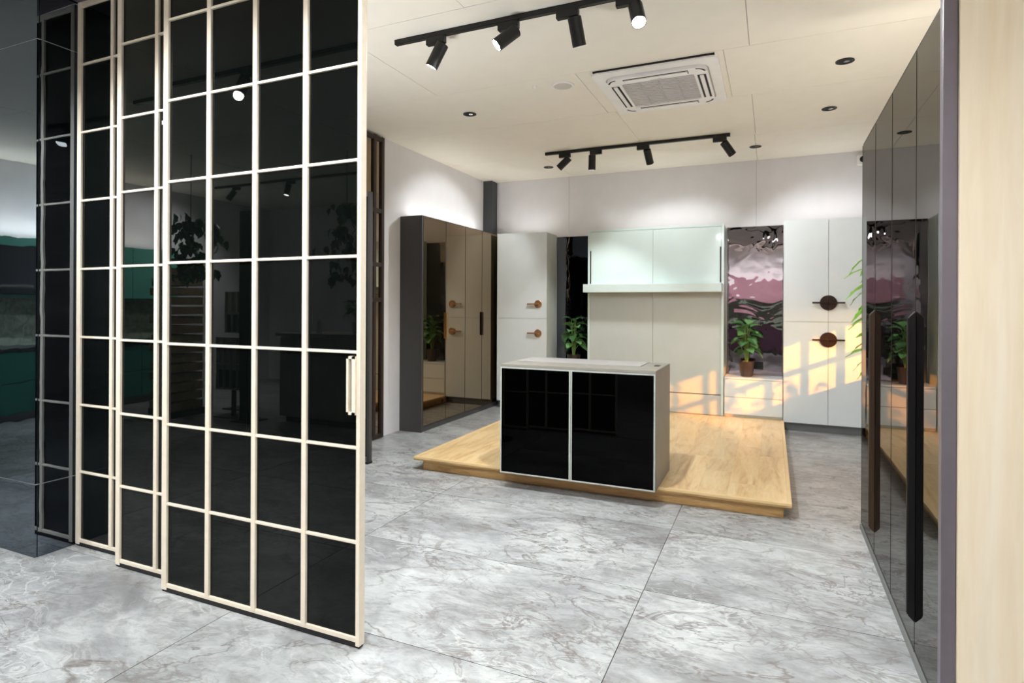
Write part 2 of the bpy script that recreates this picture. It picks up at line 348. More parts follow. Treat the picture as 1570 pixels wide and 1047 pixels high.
# ================================================================== BROWN DOOR and dark screen behind the grid doors
t = thing('brown_framed_door', 'tall dark brown framed glass door beside the white left wall', 'door', (-3.9, 4.6, 0))
for y in (4.0, 4.56, 5.145, 5.285): bx('stile', -3.925, -3.875, y, y+.045, .01, CZ-.02, 'dkframe', t, .003)
for z in (.01, 1.48, 1.86, 2.44, CZ-.07): bx('rail', -3.922, -3.878, 4.045, 5.285, z, z+.045, 'dkframe', t, .003)
zz = (.055, 1.48, 1.86, 2.44, CZ-.07); zl = (.055, 1.525, 1.905, 2.485)
for y0, y1 in ((4.045, 4.56), (4.605, 5.145), (5.19, 5.285)):
    for a, b in zip(zl, zz[1:]): bx('glass_pane', -3.905, -3.897, y0, y1, a, b, 'bronze', t)
t = thing('glass_screen', 'dark glass screen with grey metal edge behind the grid doors', 'screen', (-3.62, 4.4, 0))
bx('stile', -3.375, -3.345, 4.385, 4.425, .02, 2.48, 'char', t, .002); bx('stile', -3.86, -3.83, 4.385, 4.425, .02, 2.48, 'anod', t, .002)
bx('rail', -3.83, -3.375, 4.39, 4.42, .02, .06, 'anod', t); bx('rail', -3.83, -3.375, 4.39, 4.42, 2.44, 2.48, 'anod', t); bx('glass_pane', -3.83, -3.375, 4.400, 4.408, .06, 2.44, 'black_glass', t)
bx('foot', -3.385, -3.35, 4.37, 4.44, 0, .02, 'black', t); bx('foot', -3.85, -3.82, 4.37, 4.44, 0, .02, 'black', t)

# ================================================================== BRONZE MIRROR WARDROBE (left wall)
t = thing('bronze_mirror_wardrobe', 'wardrobe with bronze mirror doors against the white left wall', 'wardrobe', (-3.78, 6.7, 0))
wy = [5.735, 6.24, 6.735, 7.215, 7.70]
bx('carcass', XL+.002, -3.655, 5.74, 7.715, .0, 2.46, 'char', t); bx('side_panel', XL+.002, -3.632, 5.705, 5.733, 0, 2.468, 'char', t, .002)
bx('top_panel', XL+.002, -3.634, 5.734, 7.715, 2.462, 2.468, 'dkgap', t); bx('plinth', -3.655, -3.645, 5.735, 7.715, 0, .068, 'char', t)
for k, (a, b) in enumerate(zip(wy, wy[1:])):
    d = bx('mirror_door', -3.652, -3.632, a+.002, b-.002, .072, 2.46, 'bronze', t)
    if k in (1, 3): bx('bar_handle', -3.630, -3.608, a-.004 if k == 1 else a-.016, a+.022 if k == 1 else a+.012, 1.042, 1.358, 'gold' if k == 1 else 'darkbronze', d, .003)
    bx('door_edge', -3.640, -3.6305, a+.0022, a+.0075, .072, 2.46, 'dkframe', d)

# ================================================================== PULLS
def disc_pull(x, z, yf, r, bar, mat, parent, side):
    """round recessed pull with a horizontal bar; side -1 bar to the left, +1 right; half-moon when side given with half=True"""
    m = MB().lathe([(r, 0), (r, .012), (r*.9, .016), (r*.86, .010), (r*.4, .008)], 32, Matrix.Translation((x, yf, z)) @ Matrix.Rotation(PI/2, 4, 'X'))
    p = m.build('round_pull', mat, parent, True)
    a, b = (x-bar, x+.012) if side < 0 else (x-.012, x+bar)
    bx('pull_bar', a, b, yf-.034, yf-.014, z-.010, z+.010, mat, p, .003)
    return p
def half_pull(x, z, yf, r, bar, mat, parent, side):
    n = 20; pts = [(x + side*(.0025 + r*math.cos(a)), z + r*math.sin(a)) for a in [-PI/2 + PI*k/n for k in range(n+1)]]
    p = MB().prism(pts, 'y', yf-.014, yf).build('half_round_pull', mat, parent)
    x0 = x + side*.003; x1 = x + side*bar
    bx('pull_bar', min(x0, x1), max(x0, x1), yf-.036, yf-.014, z-.009, z+.009, mat, p, .003)

# ================================================================== TALL WHITE CABINETS
t = thing('tall_white_cabinet', 'narrow tall white cabinet with copper round pulls beside the bronze wardrobe', 'cabinet', (-3.21, 7.8, 0))
bx('carcass', -3.58, -2.84, 7.62, YB-.004, .10, 2.455, 'mintside', t); bx('plinth', -3.58, -2.85, 7.66, YB-.02, 0, .10, 'plinth', t)
for z0, z1, hz in ((.10, 1.266, 1.066), (1.270, 2.462, 1.468)):
    d = bx('cabinet_door', -3.582, -2.834, 7.600, 7.620, z0, z1, 'white', t, .0015); disc_pull(-2.955, hz, 7.600, .055, .155, 'copper', d, -1)
t = thing('tall_white_cabinet', 'wide tall white cabinet with dark half-round pulls beside the mirror wardrobe', 'cabinet', (.59, 7.8, 0))
bx('carcass', .122, 1.05, 7.62, YB-.004, .10, 2.445, 'mintside', t); bx('plinth', .14, 1.05, 7.66, YB-.02, 0, .10, 'plinth', t)
for z0, z1, hz in ((.10, 1.273, 1.072), (1.277, 2.452, 1.495)):
    for x0, x1, sd_ in ((.122, .583, -1), (.587, 1.05, 1)):
        d = bx('cabinet_door', x0, x1, 7.600, 7.620, z0, z1, 'white', t, .0015); half_pull(.585, hz, 7.600, .085, .165, 'darkbronze', d, sd_)

# ================================================================== CENTRE FOLD-DOWN UNIT
UX0, UX1, UY = -2.245, -.538, 7.585
t = thing('fold_down_wall_unit', 'wide mint white wall unit with two upper flaps and a projecting shelf', 'wall unit', ((UX0+UX1)/2, 7.8, .12))
bx('back_panel', UX0+.03, UX1-.03, YB-.03, YB-.004, .12, 2.44, 'sage', t)
for a, b in ((UX0, UX0+.030), (UX1-.030, UX1)): bx('side_panel', a, b, UY, YB-.004, .12, 2.452, 'mint', t, .002)
bx('top_panel', UX0+.03, UX1-.03, UY, YB-.03, 2.424, 2.452, 'mint', t, .002)
xm = (UX0+UX1)/2
for a, b, s in ((UX0+.032, xm-.0015, 0), (xm+.0015, UX1-.032, 1)):
    f = bx('upper_flap', a, b, UY+.004, UY+.024, 1.73, 2.421, 'mint', t, .001)
    e = a if s == 0 else b-.014
    bx('edge_handle', e, e+.014, UY-.006, UY+.004, 1.74, 2.175, 'darkbronze', f, .002)
    bx('lower_panel', a, b, UY+.014, UY+.034, .372, 1.63, 'sage', t, .001)
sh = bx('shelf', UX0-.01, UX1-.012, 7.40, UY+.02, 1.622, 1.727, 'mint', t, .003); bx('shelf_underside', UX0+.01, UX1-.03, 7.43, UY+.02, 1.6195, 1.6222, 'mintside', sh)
bx('plinth_panel', UX0+.032, UX1-.032, UY+.004, UY+.024, .122, .362, 'sage', t, .001); bx('plinth_gap', UX0+.032, UX1-.032, UY+.03, UY+.04, .36, .374, 'dkgap', t)

# ================================================================== DRAWER BASES and mirrors either side of the unit
def drawer_base(x0, x1, label):
    t = thing('drawer_unit', label, 'drawers', ((x0+x1)/2, 7.8, .118), 0, 'low drawer units beside the centre unit')
    bx('carcass', x0, x1, 7.62, YB-.014, .118, .572, 'mintside', t)
    bx('top_board', x0, x1, 7.598, YB-.014, .573, .592, 'white', t, .002)
    for z0, z1 in ((.148, .352), (.357, .568)): bx('drawer_front', x0+.002, x1-.002, 7.600, 7.620, z0, z1, 'white', t, .002)
drawer_base(-.530, .116, 'low white drawer unit under the plum mirror, lit by orange sun')
drawer_base(-2.826, -2.252, 'low white drawer unit behind the black island')
t = thing('wall_mirror', 'wavy plum tinted mirror above the sunlit drawer unit', 'mirror', (-.2, 8.02, .595)); bx('mirror_sheet', -.530, .122, 8.018, 8.028, .595, 2.455, 'wavym', t)
s = bx('power_socket', -.262, -.10, 8.006, 8.017, .66, .755, 'outlet', None, .003); tag(s, 'black double power socket low on the plum mirror', 'socket')
bx('socket_face', -.245, -.187, 8.003, 8.007, .68, .735, 'blackm', s); bx('socket_face', -.175, -.117, 8.003, 8.007, .68, .735, 'blackm', s)
t = thing('wall_mirror', 'narrow dark mirror between the copper-pull cabinet and the centre unit', 'mirror', (-2.54, 8.02, .595)); bx('mirror_sheet', -2.832, -2.25, 8.018, 8.028, .595, 2.43, 'darkm', t)

# ================================================================== PLATFORM
PX0, PX1, PY0, PY1, PZ = -2.875, .126, 4.40, 7.56, .118
t = thing('oak_platform', 'low oak laminate display platform under the black island', 'platform', (-1.37, 6, 0))
bx('base', -2.81, .078, 4.45, 7.55, 0, .088, 'oakedge', t, .002)
bx('deck_board', PX0, PX1, PY0, PY1, .0885, .110, 'oakedge', t, .002)
nS = 15; sw = (PX1-PX0-.05)/nS
for k in range(nS):
    x = PX0+.025+k*sw; y = PY0+.025-[.0, .85, .4, 1.1, .2, .65, .95][k % 7]
    while y < PY1:
        a, b = max(y, PY0+.025), min(y+1.28, PY1)
        if b-a > .03: bx('plank', x+.0004, x+sw-.0004, a+.0004, b-.0004, .1102, PZ, 'oak', t)
        y += 1.28
# extra platform depth under the wall units
tb = 'oaktrim'
bx('edge_trim', PX0-.002, PX1+.002, PY0-.003, PY0+.025, .1005, PZ+.003, tb, t, .003)
for a, b in ((PX0-.002, PX0+.025), (PX1-.025, PX1+.002)): bx('edge_trim', a, b, PY0+.025, PY1, .1005, PZ+.003, tb, t, .003)

t = thing('oak_plinth', 'oak plinth under the centre wall unit and low drawers', 'plinth', (-1.36, 7.8, 0))
bx('plinth_board', -2.825, .115, 7.561, YB-.015, 0, .1172, 'oakedge', t)
# ================================================================== ISLAND
IX0, IX1, IY0, IY1, IZ0, IZ1 = -1.980, -.757, 4.262, 4.90, .1215, .985
t = thing('island_cabinet', 'island cabinet with two glossy black glass doors on the oak platform', 'island', ((IX0+IX1)/2, 4.6, IZ0))
bx('side_panel', IX1-.022, IX1, IY0+.006, IY1, IZ0, IZ1-.022, 'greycarc', t, .002); bx('side_panel', IX0, IX0+.022, IY0+.006, IY1, IZ0, IZ1-.022, 'greycarc', t, .002)
bx('back_panel', IX0+.022, IX1-.022, IY1-.02, IY1, IZ0, IZ1-.022, 'greycarc', t); bx('carcass', IX0+.022, IX1-.022, IY0+.03, IY1-.02, IZ0, IZ1-.022, 'dkgap', t)
wt = bx('worktop', IX0, IX1, IY0+.004, IY1, IZ1-.022, IZ1, 'greycarc', t, .002)
bx('inset_board', IX0+.03, IX1-.16, IY0+.25, IY1-.02, IZ1, IZ1+.007, 'acline', wt, .002); bx('grommet', IX1-.075, IX1-.035, IY0+.34, IY0+.42, IZ1, IZ1+.004, 'outlet', wt, .001)
im = (IX0+IX1)/2 - .025
for a, b in ((IX0+.003, im-.002), (im+.002, IX1-.004)):
    d = bx('black_glass_door', a+.010, b-.010, IY0+.003, IY0+.02, IZ0+.010, IZ1-.034, 'island_glass', t)
    for q in ((a, a+.010, IZ0, IZ1-.024), (b-.010, b, IZ0, IZ1-.024)): bx('door_frame_strip', q[0], q[1], IY0, IY0+.022, q[2], q[3], 'mintside', d, .001)
    for z in (IZ0, IZ1-.034): bx('door_frame_strip', a+.01, b-.01, IY0, IY0+.022, z, z+.010, 'mintside', d, .001)

# ================================================================== GREY MIRROR WARDROBE (right) + wood end panel
GX = .540
t = thing('grey_mirror_wardrobe', 'tall grey mirror wardrobe with long pointed handles along the right wall', 'wardrobe', (.84, 3.4, 0))
gy = [2.35, 2.895, 3.43, 3.945, 4.475]
bx('carcass', GX+.024, XR-.004, 2.392, 4.47, .03, 2.505, 'char', t); bx('top_panel', GX+.002, XR-.004, 2.392, 4.47, 2.5055, 2.515, 'dkgap', t)
bx('plinth', GX-.008, GX+.03, 2.40, 4.47, 0, .028, 'plinth', t)
for k, (a, b) in enumerate(zip(gy, gy[1:])):
    d = bx('mirror_door', GX, GX+.022, max(a, 2.394)+.0015, b-.0015, .032, 2.504, 'greym', t)
    bx('door_edge', GX-.0012, GX+.021, b-.0045, b-.0016, .032, 2.504, 'dkframe', d)
    if k in (1, 3):
        mt = 'black' if k == 1 else 'bronzepull'
        for q, (ya, yb2) in enumerate(((a-.016, a-.0015), (a+.0015, a+.016))):
            w = .024
            h = MB().prism([(GX-.0015, .158), (GX-.0015, 1.432), (GX-w, 1.432-w), (GX-w, .158+w)], 'y', ya, yb2).build('pointed_handle', mt, d, bev=.0015)
            h.name = 'pointed_handle'
            MB().box(GX-w-.004, GX-w+.001, ya+.004, yb2-.004, .158+w+.004, 1.432-w-.004).build('handle_rib', mt, d)
bx('frame_post', .512, .553, 2.352, 2.391, 0, 2.515, 'anod', t, .002)
t = thing('wood_end_panel', 'pale birch end panel at the right front of the mirror wardrobe', 'panel', (.86, 2.36, 0))
bx('panel_board', .5545, XR+.03, 2.338, 2.358, 0, CZ-.002, 'birch', t, .0015)

# ================================================================== LAMPS ON TRACKS
def ceiling_track(x0, x1, y, label):
    t = thing('ceiling_track', label, 'track', ((x0+x1)/2, y, CZ-.035))
    bx('track_rail', x0, x1, y-.018, y+.018, CZ-.034, CZ-.001, 'black', t, .003)
    for e in (x0-.004, x1-.004): bx('end_cap', e, e+.008, y-.0185, y+.0185, CZ-.035, CZ-.0008, 'blackm', t, .002)
def head(x, y, aim, label, power=0, cone=70, blend=.6, colr=(.95, .975, 1.0), side=1):
    aim = Vector(aim).normalized(); pz = 3.188
    t = thing('track_spotlight', label, 'spotlight', (x, y, pz), 0, 'black track spotlights')
    bx('adapter', x-.070+.045*side, x+.070+.045*side, y-.019, y+.019, CZ-.082, CZ-.034, 'black', t, .003)
    MB().tube((x, y, CZ-.083), (x, y, pz-.012), .010).build('stem', 'black', t, True)
    q = aim.to_track_quat('Z', 'Y').to_matrix().to_4x4(); R_, L_ = .042, .155
    b = MB().lathe([(R_-.004, -.014), (R_, -.010), (R_, L_), (R_-.004, L_+.001), (R_-.004, L_-.012), (.002, L_-.014)], 28, Matrix.Translation((x, y, pz)) @ q).build('barrel', 'black', t, True)
    MB().lathe([(R_-.0045, L_-.013), (R_-.0045, L_-.006), (.004, L_-.004)], 28, Matrix.Translation((x, y, pz)) @ q).build('lens', 'lens' if power else 'lensoff', b)
    if power:
        ld = bpy.data.lights.new('spot_beam', 'SPOT'); ld.energy = power*LP; ld.color = colr; ld.spot_size = math.radians(cone); ld.spot_blend = blend; ld.shadow_soft_size = .035
        lo = bpy.data.objects.new('spot_beam', ld); COL.objects.link(lo); lo.parent = t; lo.location = aim*(L_+.012)
        lo.rotation_euler = aim.to_track_quat('-Z', 'Y').to_euler()
ceiling_track(-2.40, -.30, 3.43, 'front black ceiling track near the camera')
head(-2.035, 3.43, (-.30, -.05, -.55), 'front track spotlight nearest the grid doors, tilted left', 150, 120, side=-1)
head(-1.50, 3.43, (-.42, -.28, -.42), 'front track spotlight with bright lens tilted toward the camera', 120, 110, side=-1)
head(-1.105, 3.43, (.05, .26, -.6), 'front track spotlight pointing straight down, third from the grid doors', 150, 120, side=-1)
head(-.735, 3.43, (.14, -.30, -.5), 'glaring front track spotlight at the top edge of the picture', 120, 110, side=-1)
ceiling_track(-2.50, -.42, 6.66, 'rear black ceiling track before the back wall')
head(-2.215, 6.66, (-.54, .0, -.46), 'rear track spotlight tilted at the bronze wardrobe', 46, 92, .4, side=-1)
head(-1.925, 6.66, (-.05, .12, -.9), 'rear track spotlight hanging upright, second from the bronze wardrobe', 60, 90, .45, side=1)
head(-1.29, 6.66, (.08, .46, -.62), 'rear track spotlight aimed at the centre wall unit', 28, 98, .5, side=-1)
head(-.475, 6.66, (.36, .30, -.52), 'rear track spotlight at the air conditioner end, tilted right', 48, 100, side=-1)
ceiling_track(-5.30, .60, .70, 'long black ceiling track above the camera, mirrored in the door glass')
for k, (x, aim) in enumerate(((-1.10, (-.05, .5, -.75)), (-2.55, (.0, .45, -.75)), (-3.75, (.1, .4, -.8)), (-4.95, (.2, .1, -.8)), (-.1, (.02, .3, -.8)))):
    head(x, .70, aim, 'camera-side track spotlight ' + ['in front of the grid door handle', 'over the nearest grid door', 'before the dark mirrored column', 'at the far left end of its track', 'right above the camera'][k], (140, 100, 125, 120, 36)[k], 110)
ceiling_track(-8.0, -4.6, -2.55, 'far hall ceiling track toward the teal kitchen')
for k, x in enumerate((-7.6, -6.5, -5.2)):
    head(x, -2.55, ((-.4, .2, -.6), (0, .2, -.7), (.2, -.3, -.7))[k], 'far hall track spotlight ' + ['closest to the teal kitchen', 'over the drawer tower', 'over the stone counter'][k], (340, 220, 200)[k], 130)
ceiling_track(-2.2, 1.2, -2.8, 'hall ceiling track in front of the pink kitchen')
for k, x in enumerate((-1.9, -.4, 1.0)):
    head(x, -2.8, (0, -.5, -.6), 'pink kitchen track spotlight ' + ['toward the stone counter', 'in the middle of its track', 'at the right-hand end'][k], 130, 120)
def added_led_strip(x0, x1, y0, y1, z, label, power, colr=(1, .93, .82)):  # added strips on furniture tops, lifting the ceiling and wall brightness
    c = ((x0+x1)/2, (y0+y1)/2, z); t = thing('added_led_strip', label, 'added light strip', c)
    b = bx('channel', x0, x1, y0, y1, z, z+.012, 'acw', t); bx('diffuser', x0+.004, x1-.004, y0+.004, y1-.004, z+.012, z+.016, 'ledm', t)
    ld = bpy.data.lights.new('strip_fill', 'AREA'); ld.shape = 'RECTANGLE'; ld.size = x1-x0; ld.size_y = y1-y0; ld.energy = power*LP; ld.color = colr
    lo = bpy.data.objects.new('strip_fill', ld); COL.objects.link(lo); lo.parent = t; lo.location = (0, 0, .02); lo.rotation_euler = (PI, 0, 0)
added_led_strip(.90, .94, 2.5, 4.4, 2.516, 'added warm light strip lying on top of the grey mirror wardrobe', 4.5)
added_led_strip(-3.84, -3.80, 5.8, 7.6, 2.469, 'added light strip lying on top of the bronze mirror wardrobe', 1.6, (.97, .98, 1))
added_led_strip(-3.5, -2.9, 7.765, 7.795, 2.4625, 'added short light strip on top of the copper-pull cabinet', 1.0, (.97, .98, 1))
added_led_strip(-2.15, -.65, 7.765, 7.795, 2.4525, 'added light strip lying on top of the centre wall unit', 1.1, (.97, .98, 1))
added_led_strip(.2, 1.0, 7.765, 7.795, 2.4525, 'added short light strip on top of the dark-pull cabinet', 1.0, (.97, .98, 1))
added_led_strip(-8.84, -8.80, -2.2, 1.0, 2.281, 'added light strip on top of the teal wall cabinets', 30)
added_led_strip(-2.3, 1.1, -4.44, -4.40, 2.281, 'added light strip on top of the pink wall cabinets', 12)
def added_torchiere(x, y, h, label, power, colr=(.97, .98, 1.0)):  # added uplighters, kept out of view, to brighten the ceiling
    t = thing('added_uplight', label, 'added floor lamp', (x, y, 0))
    MB().lathe([(.15, 0), (.15, .014), (.02, .024), (.012, .04)], 32).build('base', 'black', t, True, world=False)
    MB().tube((0, 0, .03), (0, 0, h-.10), .011, 12).build('pole', 'black', t, True, world=False)
    b = MB().lathe([(.02, h-.11), (.11, h-.07), (.20, h), (.194, h), (.105, h-.062), (.02, h-.095)], 36, close=True).build('bowl', 'black', t, True, world=False)
    MB().lathe([(.17, h-.03), (.17, h-.022), (.01, h-.020)], 32).build('diffuser', 'ledm', b, world=False)
    ld = bpy.data.lights.new('bowl_fill', 'AREA'); ld.shape = 'DISK'; ld.size = .3; ld.energy = power*LP; ld.color = colr
    lo = bpy.data.objects.new('bowl_fill', ld); COL.objects.link(lo); lo.parent = t; lo.location = (0, 0, h+.004); lo.rotation_euler = (PI, 0, 0)
added_torchiere(-2.70, 2.75, 1.45, 'added black bowl uplighter out of view behind the grid doors', 17)
added_torchiere(.90, 4.80, 1.30, 'added black bowl uplighter out of view beyond the mirror wardrobe', 8, (1, .94, .84))
def added_pendant(x, y, z, label, power):  # added lamps out of view, lighting the door fronts and birch panel
    t = thing('added_globe_lamp', label, 'added hanging lamp', (x, y, z), 0, 'added opal globes in the hall')
    MB().lathe([(.05, CZ-z-.03), (.05, CZ-z-.001), (.004, CZ-z-.001)], 24).build('canopy', 'black', t, True, world=False); MB().tube((0, 0, .17), (0, 0, CZ-z-.03), .004, 8).build('cord', 'black', t, True, world=False)
    MB().lathe([(.03, .14), (.03, .18), (.004, .185)], 20).build('cap', 'gold', t, True, world=False)
    MB().lathe([(max(.003, .15*math.sin(PI*k/16)), -.15*math.cos(PI*k/16)) for k in range(17)], 32).build('globe', 'globe', t, True, world=False)
    ld = bpy.data.lights.new('globe_fill', 'POINT'); ld.energy = power*LP; ld.color = (1, .96, .90); ld.shadow_soft_size = .158
    lo = bpy.data.objects.new('globe_fill', ld); COL.objects.link(lo); lo.parent = t
added_pendant(1.9, .6, 2.55, 'added opal globe lamp at the hall right wall, nearer the birch panel', 150)
added_pendant(2.3, -3.2, 2.35, 'added opal globe lamp at the hall right wall, farther from the birch panel', 150)
def downlight(x, y, label):
    t = thing('recessed_downlight', label, 'downlight', (x, y, CZ), 0, 'black recessed downlights')
    MB().lathe([(.064, -.0055), (.064, -.001), (.046, -.001), (.046, -.0055)], 32, Matrix.Translation((x, y, CZ)), True).build('trim_ring', 'blackm', t, True)
    MB().lathe([(.046, -.004), (.046, -.0012), (.002, -.0012), (.030, -.0022)], 28, Matrix.Translation((x, y, CZ))).build('reflector', 'slot', t, True)
    MB().lathe([(.020, -.006), (.020, -.0023), (.001, -.0023)], 20, Matrix.Translation((x+.012, y, CZ))).build('bulb', 'lensoff', t, True)
for x, y, lb in ((-2.668, 5.025, 'black downlight on the left ceiling, nearest the grid door edge'), (-2.727, 7.368, 'black downlight beyond the rear track, above the copper-pull cabinet'), (-.185, 7.334, 'black downlight near the back wall, above the plum mirror'),
                 (.476, 6.186, 'black downlight on the right ceiling, farther of the two'), (.49, 5.036, 'black downlight on the right ceiling, nearer of the two'), (.49, 3.9, 'black downlight over the mirror wardrobe handles')): downlight(x, y, lb)

# ================================================================== CEILING SPEAKER, SENSOR, CCTV
t = thing('ceiling_speaker', 'round white ceiling speaker left of the air conditioner', 'speaker', (-1.605, 4.675, CZ))
MB().lathe([(.092, -.008), (.094, -.001), (.074, -.001), (.076, -.010)], 36, Matrix.Translation((-1.605, 4.675, CZ)), True).build('rim', 'acw', t, True)
MB().lathe([(.075, -.008), (.075, -.001), (.002, -.001), (.002, -.009)][::-1], 36, Matrix.Translation((-1.605, 4.675, CZ))).build('grille', 'spk', t, True)
s = MB().lathe([(.004, -.022), (.014, -.018), (.018, -.001)], 20, Matrix.Translation((-1.83, 4.60, CZ))).build('ceiling_sensor', 'acw', None, True); tag(s, 'tiny white sensor button beside the ceiling speaker', 'sensor')
t = thing('wall_camera', 'small white security camera high on the back wall at the mirror wardrobe', 'camera', (.955, YB, 3.17))
bx('housing', .905, 1.01, YB-.075, YB-.002, 3.11, 3.235, 'acw', t, .022)
MB().lathe([(.036, 0), (.036, .012), (.024, .016), (.022, .008)], 24, Matrix.Translation((.965, YB-.074, 3.175)) @ Matrix.Rotation(PI/2, 4, 'X')).build('lens', 'slot', t, True)

# ================================================================== CASSETTE AIR CONDITIONER
AX, AY, AW = -.845, 5.02, .475
def rrect(hw, hh, r, n=6):
    p = []
    for cx, cy, a0 in ((hw-r, hh-r, 0), (-hw+r, hh-r, PI/2), (-hw+r, -hh+r, PI), (hw-r, -hh+r, 3*PI/2)):
        for k in range(n+1): a = a0 + PI/2*k/n; p.append((AX+cx+r*math.cos(a), AY+cy+r*math.sin(a)))
    return p
t = thing('ceiling_air_conditioner', 'white four-way cassette air conditioner in the ceiling', 'air conditioner', (AX, AY, CZ))
def ringplate(o, i, z0, z1, name, mat, parent):
    bm = MB(); n = len(o); v = [[bm.bm.verts.new((*p, z)) for p in ps] for ps, z in ((o, z1), (o, z0), (i, z0), (i, z1))]
    for a, b in ((0, 1), (1, 2), (2, 3), (3, 0)):
        for k in range(n): bm.bm.faces.new((v[a][k], v[a][(k+1) % n], v[b][(k+1) % n], v[b][k]))
    return bm.build(name, mat, parent, True)
bx('gap_shadow_strip', AX-AW+.02, AX+AW-.02, AY-AW-.052, AY-AW-.040, CZ-.014, CZ-.001, 'slot', t)  # dark strip drawn as the gap's shadow line along the near panel edge
ringplate(rrect(AW, AW+.045, .05), rrect(.397, .424, .10), CZ-.026, CZ-.001, 'outer_panel', 'acw', t)
ringplate(rrect(.397, .424, .10), rrect(.388, .415, .10), CZ-.020, CZ-.0015, 'corner_ring', 'acline', t)
ringplate(rrect(.3875, .4145, .095), rrect(.285, .290, .02), CZ-.048, CZ-.0015, 'inner_panel', 'acw', t)
g = bx('grille', AX-.285, AX+.285, AY-.290, AY+.290, CZ-.034, CZ-.004, 'acg', t)
for k in range(19): bx('grille_slat', AX-.282, AX+.282, AY-.275+k*.0305-.005, AY-.275+k*.0305+.005, CZ-.040, CZ-.034, 'acg', g)
for k in (-1, 0, 1): bx('grille_rib', AX+k*.142-.003, AX+k*.142+.003, AY-.288, AY+.288, CZ-.042, CZ-.034, 'acline', g)
for sx, sy in ((1, 0), (-1, 0), (0, 1), (0, -1)):
    if sx:
        s_ = bx('air_slot', AX+sx*.338-.032, AX+sx*.338+.032, AY-.265, AY+.265, CZ-.0495, CZ-.046, 'slot', t); bx('louver', AX+sx*.338-.014, AX+sx*.338+.016, AY-.26, AY+.26, CZ-.058, CZ-.0496, 'acw', s_, .002)
    else:
        s_ = bx('air_slot', AX-.25, AX+.25, AY+sy*.354-.032, AY+sy*.354+.032, CZ-.0495, CZ-.046, 'slot', t); bx('louver', AX-.245, AX+.245, AY+sy*.354-.022, AY+sy*.354+.020, CZ-.058, CZ-.0496, 'acw', s_, .002)
for cx_, cy_ in ((1, 1), (1, -1), (-1, 1), (-1, -1)):
    aa = [math.atan2(cy_, cx_)+k*.16 for k in range(-4, 5)]; c0 = (AX+cx_*.296, AY+cy_*.320)
    MB().prism([(c0[0]+.082*math.cos(a), c0[1]+.082*math.sin(a)) for a in aa]+[(c0[0]+.068*math.cos(a), c0[1]+.068*math.sin(a)) for a in aa[::-1]], 'z', CZ-.0495, CZ-.044).build('corner_vent', 'slot', t)
bx('badge', AX-.045, AX+.045, AY-.310, AY-.300, CZ-.050, CZ-.0478, 'acg', t)

# ================================================================== PLANTS
def leaf_mesh(name, L, Wd, droop, mat, notch=.5, n=14, fold=.25):
    bm = bmesh.new(); rows_ = []
    for k in range(n+1):
        s = k/n; w = Wd*(math.sin(PI*min(1, s*.92+.06))**.8)*(1-.15*s)
        if k % 2 and 0 < k < n: w *= (1-notch)
        x = L*(s - .18*droop*s*s); z = -droop*L*s*s*.7
        ox = 0.05*L*(1 if k % 2 == 0 else -.2)
        rows_.append([bm.verts.new((x+ox, -w, z+fold*w)), bm.verts.new((x, 0, z)), bm.verts.new((x+ox, w, z+fold*w))])
    for a, b in zip(rows_, rows_[1:]):
        for k in (0, 1): bm.faces.new((a[k], a[k+1], b[k+1], b[k]))
    me = bpy.data.meshes.new(name); bm.to_mesh(me); bm.free(); me.materials.append(M[mat])
    return me
LEAVES = [leaf_mesh('leaf', .23, .135, .7, 'leaf', .42, 18), leaf_mesh('leaf', .21, .12, 1.0, 'leafd', .42, 18), leaf_mesh('leaf', .19, .105, .5, 'leaf', .4, 16)]
def potted_plant(x, y, z, label, pot, seed, n=22, H=.36, sc=1.0, pr=.082, ph=.17):
    rnd = random.Random(seed)
    t = thing('potted_plant', label, 'plant', (x, y, z), 0)
    p = MB().lathe([(pr*.72, 0), (pr*.80, .01), (pr, ph*.8), (pr*1.03, ph), (pr*.93, ph), (pr*.9, ph-.02), (.004, ph-.022)], 28).build('pot', pot, t, True, world=False)
    MB().lathe([(pr*.9, ph-.024), (pr*.9, ph-.014), (.004, ph-.010)], 24).build('soil', 'soil', p, world=False)
    for k in range(n):
        a = k*2.4+rnd.uniform(-.3, .3); f = k/(n-1); h = ph + .05 + H*(.2+.8*f) + rnd.uniform(-.02, .02); r = (.05 + .06*(1-f))*sc
        q = Vector((r*math.cos(a), r*math.sin(a), h)); b0 = Vector((.012*math.cos(a), .012*math.sin(a), ph-.012))
        st = MB(); mid = b0.lerp(q, .5)+Vector((-.012*math.cos(a), -.012*math.sin(a), .02)); st.tube(b0, mid, .004, 6); st.tube(mid, q, .0035, 6)
        st.build('stem', 'stem', t, True, world=False)
        lf = link('leaf', LEAVES[k % 3], t, q); lf.rotation_euler = Euler((rnd.uniform(-.35, .35), -(-.15+.9*f)+rnd.uniform(-.15, .15), a)); lf.scale = (sc*rnd.uniform(.8, 1.05),)*3
    return t
potted_plant(-.285, 7.78, .593, 'leafy green plant in a brown pot on the sunlit drawer unit', 'potb', 3, 26, .42, .66, .088, .185)
potted_plant(-2.50, 7.78, .593, 'leafy green plant before the narrow dark mirror behind the island', 'potb', 11, 26, .42, .66, .088, .185)
